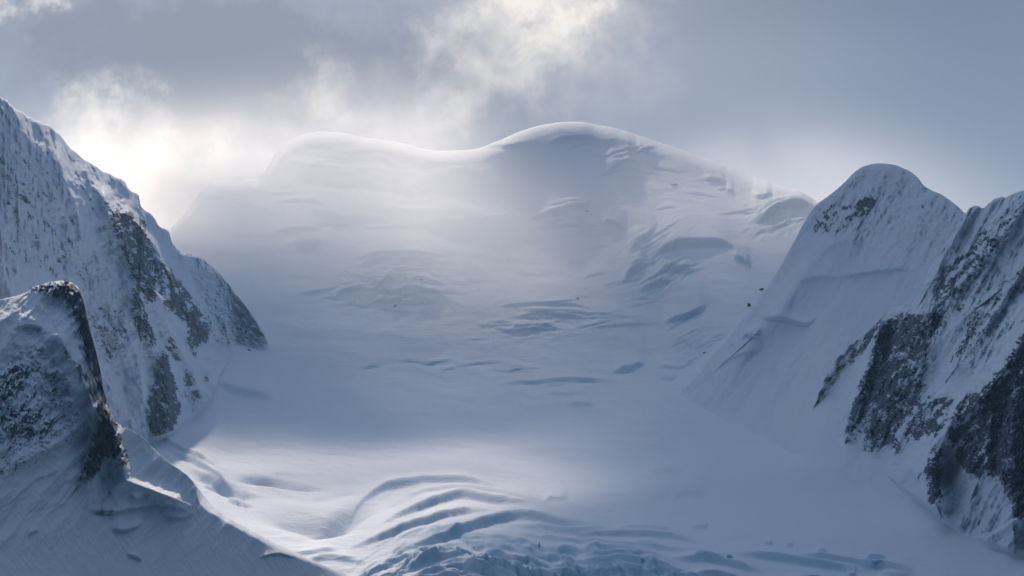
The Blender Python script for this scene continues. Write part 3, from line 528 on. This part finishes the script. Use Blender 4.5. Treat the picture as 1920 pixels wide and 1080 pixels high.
P_L = [
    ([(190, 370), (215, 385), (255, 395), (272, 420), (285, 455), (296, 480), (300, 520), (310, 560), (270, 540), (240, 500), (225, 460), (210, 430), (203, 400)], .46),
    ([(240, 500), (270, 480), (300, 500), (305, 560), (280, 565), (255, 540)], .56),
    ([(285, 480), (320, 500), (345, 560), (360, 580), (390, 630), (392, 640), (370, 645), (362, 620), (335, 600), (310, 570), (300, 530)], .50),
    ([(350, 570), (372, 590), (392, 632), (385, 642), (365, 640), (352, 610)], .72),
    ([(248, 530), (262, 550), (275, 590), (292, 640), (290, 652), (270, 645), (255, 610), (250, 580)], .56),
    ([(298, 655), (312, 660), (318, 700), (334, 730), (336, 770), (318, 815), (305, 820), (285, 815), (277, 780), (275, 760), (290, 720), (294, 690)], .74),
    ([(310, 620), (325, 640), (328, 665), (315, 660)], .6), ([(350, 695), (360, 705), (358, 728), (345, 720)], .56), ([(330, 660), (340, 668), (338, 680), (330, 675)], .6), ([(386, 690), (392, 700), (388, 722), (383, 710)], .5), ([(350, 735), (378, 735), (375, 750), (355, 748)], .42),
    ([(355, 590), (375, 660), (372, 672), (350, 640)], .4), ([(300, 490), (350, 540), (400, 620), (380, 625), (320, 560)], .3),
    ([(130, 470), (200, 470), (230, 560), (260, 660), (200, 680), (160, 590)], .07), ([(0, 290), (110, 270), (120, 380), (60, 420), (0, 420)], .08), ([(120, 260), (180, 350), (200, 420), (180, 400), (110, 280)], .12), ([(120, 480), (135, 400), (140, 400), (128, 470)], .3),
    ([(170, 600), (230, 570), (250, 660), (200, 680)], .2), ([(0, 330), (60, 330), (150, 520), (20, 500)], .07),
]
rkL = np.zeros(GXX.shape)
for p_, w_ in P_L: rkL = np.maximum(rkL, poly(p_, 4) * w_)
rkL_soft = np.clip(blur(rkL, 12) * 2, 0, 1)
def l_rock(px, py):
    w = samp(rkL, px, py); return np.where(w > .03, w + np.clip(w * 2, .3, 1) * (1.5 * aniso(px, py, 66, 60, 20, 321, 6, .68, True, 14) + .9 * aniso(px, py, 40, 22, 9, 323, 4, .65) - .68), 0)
iceL = poly([(350, 480), (380, 486), (425, 530), (480, 600), (480, 625), (440, 620), (400, 610), (385, 560), (365, 520)], 12)
def l_ice(px, py): return np.clip(samp(iceL, px, py) * (.10 + .45 * sst(-.1, .7, aniso(px, py, 50, 30, 12, 331, 5, .6, True, 12)) * sst(480, 590, py)), 0, 1)
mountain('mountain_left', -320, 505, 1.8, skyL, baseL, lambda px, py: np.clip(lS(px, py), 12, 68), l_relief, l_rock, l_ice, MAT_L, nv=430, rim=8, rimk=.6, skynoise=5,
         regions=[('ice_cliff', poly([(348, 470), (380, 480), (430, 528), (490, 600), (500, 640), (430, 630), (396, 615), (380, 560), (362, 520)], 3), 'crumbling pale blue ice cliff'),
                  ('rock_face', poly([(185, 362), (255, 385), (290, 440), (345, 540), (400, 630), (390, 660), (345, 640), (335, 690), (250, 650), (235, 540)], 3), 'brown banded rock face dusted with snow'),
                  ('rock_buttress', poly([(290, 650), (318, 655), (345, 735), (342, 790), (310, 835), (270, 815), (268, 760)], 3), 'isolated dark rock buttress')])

# ---- near spur on the left
skyS = curve([(-320, 640), (-100, 590), (0, 562), (45, 550), (62, 538), (90, 530), (112, 526), (132, 529), (145, 538), (154, 556), (161, 582), (168, 615), (180, 660), (190, 700), (196, 735), (204, 760), (214, 788), (230, 799), (250, 809), (268, 820), (290, 843), (318, 868), (345, 886), (362, 903), (380, 926), (398, 947), (422, 966), (460, 988), (500, 1010), (540, 1030), (580, 1048), (620, 1064), (650, 1075)])
baseS = curve([(-320, 1240), (200, 1230), (400, 1190), (560, 1150), (650, 1110)])
# the bend between the top of the ridge, which the sun grazes, and its steep near side
bend = curve([(-320, 700), (0, 640), (150, 560), (200, 740), (366, 915), (374, 945), (400, 966), (460, 1000), (540, 1040), (600, 1062), (650, 1085)])
sS = tps([(0, 600, 30), (100, 600, 34), (60, 700, 42), (0, 800, 44), (120, 800, 46), (170, 700, 50), (60, 950, 36), (200, 850, 50), (200, 950, 34), (300, 950, 32), (400, 1000, 30), (500, 1060, 28), (300, 1060, 28), (100, 1080, 28), (100, 1200, 26), (400, 1180, 20), (600, 1100, 20), (-200, 700, 36), (-200, 1000, 32), (280, 870, 42), (340, 910, 38)])
ridge_s = curve([(200, 840), (235, 872), (260, 895), (290, 908), (330, 918), (380, 944), (420, 970)])
def s_slope(px, py):
    s = np.clip(sS(px, py), 10, 62); g = sst(4, -6, py - bend(px)) * sst(350, 380, px)
    g = np.clip(g + .0 * np.exp(-((py - ridge_s(px)) / 4) ** 2) * sst(240, 290, px) * sst(400, 370, px), 0, 1)
    return s * (1 - g) + g * 7
SRIBS = [([(150, 545), (165, 620), (185, 700), (200, 770), (190, 850), (150, 905)], 22, 4), ([(115, 635), (150, 700), (185, 790)], 26, 16), ([(235, 800), (225, 850), (235, 900), (290, 920), (330, 935)], 12, 14), ([(200, 770), (220, 820), (240, 880)], 10, 12)]
SLIPS = [([(146, 950), (190, 962), (250, 955), (300, 945), (340, 955), (370, 968)], 7, 30, 4, .45), ([(205, 992), (235, 995), (262, 985), (272, 978)], 8, 18, 4, .5), ([(235, 1040), (255, 1046), (270, 1056)], 5, 12, 4, .3), ([(245, 930), (262, 935), (270, 928)], 4, 12, 3, .2),
         ([(300, 968), (340, 972), (370, 962)], 5, 14, 4, .3), ([(20, 620), (50, 612), (90, 616)], 4, 30, 4, .1), ([(50, 1010), (60, 1000), (75, 995)], 3, 12, 3, .1), ([(0, 905), (60, 860), (150, 820)], 4, 26, 5, 0), ([(0, 960), (70, 900), (150, 870)], 3, 26, 5, 0),
         ([(480, 1046), (520, 1040), (560, 1048)], 5, 12, 3, .4)]
def s_relief(px, py):
    wr = samp(rkS_soft, px, py)
    r = 8 * aniso(px, py, 130, 200, 60, 401, 5, .5, True) * sst(1100, 900, py) + .8 * aniso(px, py, 150, 120, 50, 405, 4, .45, False, 20)
    r += wr * (10 * aniso(px, py, 110, 36, 14, 407, 6, .62, True, 8) + 4 * aniso(px, py, 20, 18, 8, 409, 4, .6, True, 8)) + 1.3 * ribs(px, py, SRIBS)
    for pts, A, L, w, ic in SLIPS: r += 1.1 * lip(px, py, pts, A, L, w, ic)[0]
    return r
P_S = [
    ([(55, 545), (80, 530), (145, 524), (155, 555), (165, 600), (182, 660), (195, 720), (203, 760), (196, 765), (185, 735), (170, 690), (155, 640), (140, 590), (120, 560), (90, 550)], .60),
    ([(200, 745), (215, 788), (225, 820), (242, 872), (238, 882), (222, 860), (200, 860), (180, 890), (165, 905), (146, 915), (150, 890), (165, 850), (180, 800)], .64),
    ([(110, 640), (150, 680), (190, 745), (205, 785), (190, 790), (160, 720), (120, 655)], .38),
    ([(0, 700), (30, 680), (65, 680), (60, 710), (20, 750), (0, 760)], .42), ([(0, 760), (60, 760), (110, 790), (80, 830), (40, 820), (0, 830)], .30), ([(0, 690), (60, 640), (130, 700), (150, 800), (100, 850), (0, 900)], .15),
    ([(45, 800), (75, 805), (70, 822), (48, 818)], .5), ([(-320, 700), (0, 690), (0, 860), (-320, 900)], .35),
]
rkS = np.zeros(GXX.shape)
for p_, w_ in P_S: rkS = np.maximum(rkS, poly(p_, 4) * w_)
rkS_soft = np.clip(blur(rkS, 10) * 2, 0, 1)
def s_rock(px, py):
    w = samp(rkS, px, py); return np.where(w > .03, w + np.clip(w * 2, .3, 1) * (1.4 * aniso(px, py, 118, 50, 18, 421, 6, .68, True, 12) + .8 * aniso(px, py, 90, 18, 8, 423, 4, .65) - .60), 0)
def s_ice(px, py):
    r = np.zeros(px.shape)
    for pts, A, L, w, ic in SLIPS: r += lip(px, py, pts, A, L, w, ic)[1]
    return np.clip(r, 0, 1)
ysS = curve([(-320, 1050), (0, 1150), (300, 1350), (500, 1560), (650, 1760)])
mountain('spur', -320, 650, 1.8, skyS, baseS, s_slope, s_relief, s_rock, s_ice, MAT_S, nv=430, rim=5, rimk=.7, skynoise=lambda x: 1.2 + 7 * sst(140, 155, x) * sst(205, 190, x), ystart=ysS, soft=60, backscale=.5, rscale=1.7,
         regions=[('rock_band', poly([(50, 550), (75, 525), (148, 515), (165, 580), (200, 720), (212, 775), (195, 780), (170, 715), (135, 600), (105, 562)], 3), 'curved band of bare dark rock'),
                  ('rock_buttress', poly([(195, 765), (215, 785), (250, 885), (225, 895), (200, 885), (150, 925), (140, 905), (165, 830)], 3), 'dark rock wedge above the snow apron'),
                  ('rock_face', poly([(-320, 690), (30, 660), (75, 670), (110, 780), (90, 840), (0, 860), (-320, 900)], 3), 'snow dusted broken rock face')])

# ------------------------------------------------------------------ sea in front of the glacier
me = bpy.data.meshes.new('sea'); e = 16000
me.from_pydata([(-e, -4000, 0), (e, -4000, 0), (e, 2 * e, 0), (-e, 2 * e, 0)], [], [(0, 1, 2, 3)])
sea = bpy.data.objects.new('sea', me); COL.objects.link(sea); sea['kind'] = 'structure'
mw = bpy.data.materials.new('sea_water'); mw.use_nodes = True; b = mw.node_tree.nodes['Principled BSDF']; b.inputs['Base Color'].default_value = (.03, .06, .08, 1); b.inputs['Roughness'].default_value = .25
nn = N(mw.node_tree, 'ShaderNodeTexNoise'); nn.inputs['Scale'].default_value = .4; gg = N(mw.node_tree, 'ShaderNodeNewGeometry'); mw.node_tree.links.new(gg.outputs['Position'], nn.inputs['Vector'])
bb = N(mw.node_tree, 'ShaderNodeBump'); mw.node_tree.links.new(nn.outputs['Fac'], bb.inputs['Height']); mw.node_tree.links.new(bb.outputs[0], b.inputs['Normal'])
me.materials.append(mw)

# ------------------------------------------------------------------ unseen cloud deck, added and shaped to shade the snow, and the haze under it
def volume_mat(name, color, density, aniso_):
    m = bpy.data.materials.new(name); m.use_nodes = True; t = m.node_tree; t.nodes.clear()
    o = N(t, 'ShaderNodeOutputMaterial'); v_ = N(t, 'ShaderNodeVolumePrincipled'); t.links.new(v_.outputs[0], o.inputs['Volume'])
    v_.inputs['Color'].default_value = (*color, 1); v_.inputs['Density'].default_value = density; v_.inputs['Anisotropy'].default_value = aniso_
    return m
DZ = 2300.0
def deckpoint(px, py):
    Y = float(Yglac(px, py)[0]); a, b = ab(px, py); z = CZ + b * Y; t = (DZ - z) / tan(SUN_EL)
    return a * Y + sin(SUN_AZ) * t, Y + cos(SUN_AZ) * t
# added cloud banks: pixel of the snow each is placed to shade, half sizes in metres, thickness
BANKS = [(620, 370, 300, 380, .10), (1600, 960, 230, 620, 1.0), (1900, 950, 260, 600, 1.0), (1350, 1060, 200, 160, .7), (1200, 1000, 130, 300, .25), (900, 755, 400, 130, .28), (1400, 760, 240, 280, .5), (480, 770, 170, 170, .85), (700, 770, 200, 100, .28), (700, 930, 330, 300, .10)]
gx_ = np.arange(-2600, 1800, 40.0); gy_ = np.arange(5600, 9600, 40.0); DX, DY = np.meshgrid(gx_, gy_)
op = np.zeros(DX.shape)
wxx = fbm(DX / 420, DY / 420, 801, 5) * 150; wyy = fbm(DX / 420, DY / 420, 811, 5) * 220
for px_, py_, rx_, ry_, o_ in BANKS:
    cx, cy = deckpoint(px_, py_); op = np.maximum(op, o_ * np.exp(-(((DX + wxx - cx) / rx_) ** 2 + ((DY + wyy - cy) / ry_) ** 2) ** 1.3))
thick = 160 * np.clip(op - .03, 0, 1) * (1 + .35 * fbm(DX / 300, DY / 500, 821, 4))
edge = np.minimum.reduce([DX - gx_[0], gx_[-1] - DX, DY - gy_[0], gy_[-1] - DY]); thick = np.clip(thick * sst(0, 300, edge), 0, 400)
lum = 60 * fbm(DX / 500, DY / 500, 831, 4)
n0, n1 = DX.shape; top_ = np.stack([DX, DY, DZ + lum + thick * .6 + .5], -1).reshape(-1, 3); bot_ = np.stack([DX, DY, DZ + lum - thick * .4 - .5], -1).reshape(-1, 3)
ii = np.arange(n0 * n1).reshape(n0, n1); quad = np.stack([ii[:-1, :-1], ii[:-1, 1:], ii[1:, 1:], ii[1:, :-1]], -1)
solid = thick.ravel()[quad].max(-1) > .5
qt = quad[solid]; qb = qt[:, ::-1] + n0 * n1
ed = {}
for q_ in qt.tolist():
    for a_, b_ in zip(q_, q_[1:] + q_[:1]): ed[(a_, b_)] = 1
qs = [(b_, a_, a_ + n0 * n1, b_ + n0 * n1) for (a_, b_) in ed if (b_, a_) not in ed]
me = bpy.data.meshes.new('shade_cloud_deck'); me.from_pydata(np.vstack([top_, bot_]).tolist(), [], qt.tolist() + qb.tolist() + qs); me.update()
deck = bpy.data.objects.new('shade_cloud_deck', me); COL.objects.link(deck); deck['kind'] = 'stuff'; me.materials.append(volume_mat('shade_cloud_volume', (.9, .92, .95), .02, .3))

me = bpy.data.meshes.new('haze'); x0, x1, y0, y1, z0, z1 = -17000, 17000, -4500, 33000, -1.2, 1040
x0, x1, y0, y1 = -16200, 16200, -4200, 32200
me.from_pydata([(x0, y0, z0), (x1, y0, z0), (x1, y1, z0), (x0, y1, z0), (x0, y0, z1), (x1, y0, z1), (x1, y1, z1), (x0, y1, z1)], [], [(0, 3, 2, 1), (4, 5, 6, 7), (0, 1, 5, 4), (1, 2, 6, 5), (2, 3, 7, 6), (3, 0, 4, 7)])
hz_ = bpy.data.objects.new('haze', me); COL.objects.link(hz_); hz_['kind'] = 'stuff'; me.materials.append(volume_mat('haze_air', (.30, .60, 1.0), 1.7e-5, .3))
sc.cycles.volume_bounces = 1
sc.cycles.max_bounces = 6; sc.cycles.diffuse_bounces = 4

# ------------------------------------------------------------------ drifting mist and blown snow
def mist(name, label, px, py, Y, rx, ry, rz, dens, nscale, thr, g=.6, color=(.95, .97, 1.0), rot=0.0, seed=0.0, sharp=1.0):
    """a lumpy closed body of mist, thinning to nothing at its edge"""
    a, b = ab(px, py); c = (float(a * Y), Y, float(CZ + b * Y))
    me = bpy.data.meshes.new(name); nu_, nv_ = 32, 16; vs = [(0, 0, 1)]
    for j in range(1, nv_):
        th = math.pi * j / nv_
        for i in range(nu_):
            ph = 2 * math.pi * i / nu_; vs.append((sin(th) * cos(ph), sin(th) * sin(ph), cos(th)))
    vs.append((0, 0, -1)); fs = [(0, 1 + i, 1 + (i + 1) % nu_) for i in range(nu_)]
    for j in range(nv_ - 2):
        for i in range(nu_):
            p = 1 + j * nu_; fs.append((p + i, p + nu_ + i, p + nu_ + (i + 1) % nu_, p + (i + 1) % nu_))
    p = 1 + (nv_ - 2) * nu_; fs += [(p + i, len(vs) - 1, p + (i + 1) % nu_) for i in range(nu_)]
    me.from_pydata(vs, [], fs); me.update()
    o = bpy.data.objects.new(name, me); COL.objects.link(o); o.location = c; o.scale = (rx, ry, rz); o.rotation_euler = (0, R(rot), 0); o['kind'] = 'stuff'
    m = bpy.data.materials.new(name + '_air'); m.use_nodes = True; t = m.node_tree; t.nodes.clear()
    out = N(t, 'ShaderNodeOutputMaterial'); v_ = N(t, 'ShaderNodeVolumePrincipled'); t.links.new(v_.outputs[0], out.inputs['Volume'])
    v_.inputs['Color'].default_value = (*color, 1); v_.inputs['Anisotropy'].default_value = g
    tcx = N(t, 'ShaderNodeTexCoord'); ln = N(t, 'ShaderNodeVectorMath', operation='LENGTH'); t.links.new(tcx.outputs['Object'], ln.inputs[0])
    fall = N(t, 'ShaderNodeMapRange', interpolation_type='SMOOTHSTEP'); t.links.new(ln.outputs['Value'], fall.inputs[0]); fall.inputs[1].default_value = 1.0; fall.inputs[2].default_value = .15
    mp = N(t, 'ShaderNodeMapping'); mp.inputs['Location'].default_value = (seed, seed * .7, seed * 1.3); k = nscale / max(rx, rz)
    mp.inputs['Scale'].default_value = (rx * k, ry * k * .5, rz * k); t.links.new(tcx.outputs['Object'], mp.inputs[0])
    n = N(t, 'ShaderNodeTexNoise'); n.inputs['Scale'].default_value = 1.0; n.inputs['Detail'].default_value = 5; n.inputs['Roughness'].default_value = .6; n.inputs['Distortion'].default_value = .4; t.links.new(mp.outputs[0], n.inputs['Vector'])
    nr = N(t, 'ShaderNodeMapRange', interpolation_type='SMOOTHSTEP'); t.links.new(n.outputs['Fac'], nr.inputs[0]); nr.inputs[1].default_value = thr; nr.inputs[2].default_value = thr + .3 / sharp
    t.links.new(M(t, 'MULTIPLY', M(t, 'MULTIPLY', fall.outputs[0], nr.outputs[0]), dens), v_.inputs['Density'])
    me.materials.append(m); return o
mist('basin_mist', '', 800, 500, 4150, 1250, 700, 385, 1.7e-3, 1.6, .12, seed=2.0, g=.5)
mist('ridge_mist', '', 320, 375, 4250, 340, 420, 185, 2.0e-3, 2.6, .33, seed=5.0, color=(1.0, .95, .88))
mist('summit_mist', '', 1330, 320, 4650, 420, 300, 110, 3.5e-4, 2.2, .3, seed=9.0)
sc.cycles.volume_max_steps = 256

# ------------------------------------------------------------------ rocks and ice pinnacles standing out of the snow
def lump(name, size, seed, mat, squash=(1, 1, 1), pointy=0.0, parent=None, shift=(0, 0, 0)):
    r_ = np.random.RandomState(seed); nu_, nv_ = 22, 12; vs = []
    dirs = r_.normal(size=(16, 3)); dirs /= np.linalg.norm(dirs, axis=1)[:, None]; cut = r_.uniform(.55, .95, 16)
    for j in range(nv_ + 1):
        th = math.pi * j / nv_
        for i in range(nu_):
            ph = 2 * math.pi * i / nu_ + .13 * j; d = np.array([sin(th) * cos(ph), sin(th) * sin(ph), cos(th)])
            k = np.min(np.where(dirs @ d > .05, cut / np.maximum(dirs @ d, .05), 9)); k = min(k, 1.15) * (1 + .06 * r_.normal())
            w = 1 - pointy * max(d[2], 0); vs.append(tuple(d * k * size * np.array(squash) * np.array([w, w, 1]) + np.array(shift)))
    fs = [(j * nu_ + i, j * nu_ + (i + 1) % nu_, (j + 1) * nu_ + (i + 1) % nu_, (j + 1) * nu_ + i) for j in range(nv_) for i in range(nu_)]
    me = bpy.data.meshes.new(name); me.from_pydata(vs, [], fs); me.update(); me.materials.append(mat)
    o = bpy.data.objects.new(name, me); COL.objects.link(o); o.parent = parent; return o
def plain(name, c1, c2, rough=.8):
    m = bpy.data.materials.new(name); m.use_nodes = True; t = m.node_tree; b_ = t.nodes['Principled BSDF']; b_.inputs['Roughness'].default_value = rough
    n = N(t, 'ShaderNodeTexNoise'); n.inputs['Scale'].default_value = .5; n.inputs['Detail'].default_value = 8; g = N(t, 'ShaderNodeNewGeometry'); t.links.new(g.outputs['Position'], n.inputs['Vector'])
    t.links.new(MixC(t, n.outputs['Fac'], c1, c2), b_.inputs['Base Color']); return m
MROCK = plain('outcrop_rock', (.015, .02, .035), (.06, .065, .08)); MSNOW = plain('cap_snow', (.74, .80, .88), (.80, .84, .90)); MICE = plain('pinnacle_ice', (.25, .48, .62), (.62, .74, .84), .5)
import mathutils
dg = bpy.context.evaluated_depsgraph_get(); dg.update()
def hit(px, py, names=('glacier', 'peak', 'spur')):
    a, b = ab(px, py); o = mathutils.Vector((0, 0, CZ)); d = mathutils.Vector((float(a), 1, float(b))).normalized(); best = None
    for nme in names:
        ob = bpy.data.objects[nme]; ok, loc, nor, _ = ob.ray_cast(o, d, depsgraph=dg)
        if ok and (best is None or loc.y < best.y): best = loc
    return best
OUT = [(1265, 347, 5, (1.5, .8, .6), 'broad dark rock poking through the snow high under the right shoulder of the summit'), (1101, 397, 4.5, (1, .8, .9), 'small pointed dark rock above the blue ice steps of the back slope'),
       (1429, 543, 4, (1.1, .8, .8), 'upper dark rock on the snow rib below the round peak'), (1404, 574, 3.5, (.8, .9, 2.0), 'narrow dark rock fin below the upper rock on the snow rib'),
       (1321, 662, 2.2, (1.2, .8, .6), 'low dark rock at the foot of the snow rib'), (1083, 560, 3, (1.2, .8, .7), 'lone rock speck in the middle of the back slope'),
       (741, 575, 3.2, (1, .8, .9), 'small rock just under the broken ice of the left back slope'), (789, 524, 3.2, (.9, .8, 1.1), 'tiny upright rock among the ice steps of the left back slope'), (467, 657, 3, (1, .8, .8), 'tiny rock on the snow at the foot of the pale blue ice cliff')]
for k, (px_, py_, sz, sq, lab) in enumerate(OUT):
    p_ = hit(px_, py_)
    if p_ is None: continue
    e_ = bpy.data.objects.new('rock_outcrop', None); COL.objects.link(e_); e_.location = p_; e_['label'] = lab; e_['category'] = 'rock'; e_['group'] = 'rocks poking out of the snow'
    lump('rock', sz, 40 + k, MROCK, sq, .35, e_); lump('snow_cap', sz * .62, 80 + k, MSNOW, (sq[0], sq[1], .35), 0, e_, (sz * .2, sz * .25, sz * sq[2] * .62))
PIN = [(1011, 1024, 2.6, (.6, .6, 1.5), 'thin ice pinnacle standing on the broken glacier near its centre'), (1203, 1052, 2.6, (.7, .7, 1.2), 'short blue ice pinnacle on the crevassed glacier right of centre'), (1368, 1046, 3, (1.1, .7, .9), 'squat ice block at the head of a long blue crevasse'), (1645, 1054, 3.5, (1.6, .7, .6), 'flat ice block lying on smooth snow beyond the last crevasses')]
for k, (px_, py_, sz, sq, lab) in enumerate(PIN):
    p_ = hit(px_, py_)
    o_ = lump('ice_pinnacle', sz, 140 + k, MICE, sq, .4); o_.location = p_; o_['label'] = lab; o_['category'] = 'ice block'; o_['group'] = 'ice blocks on the glacier'
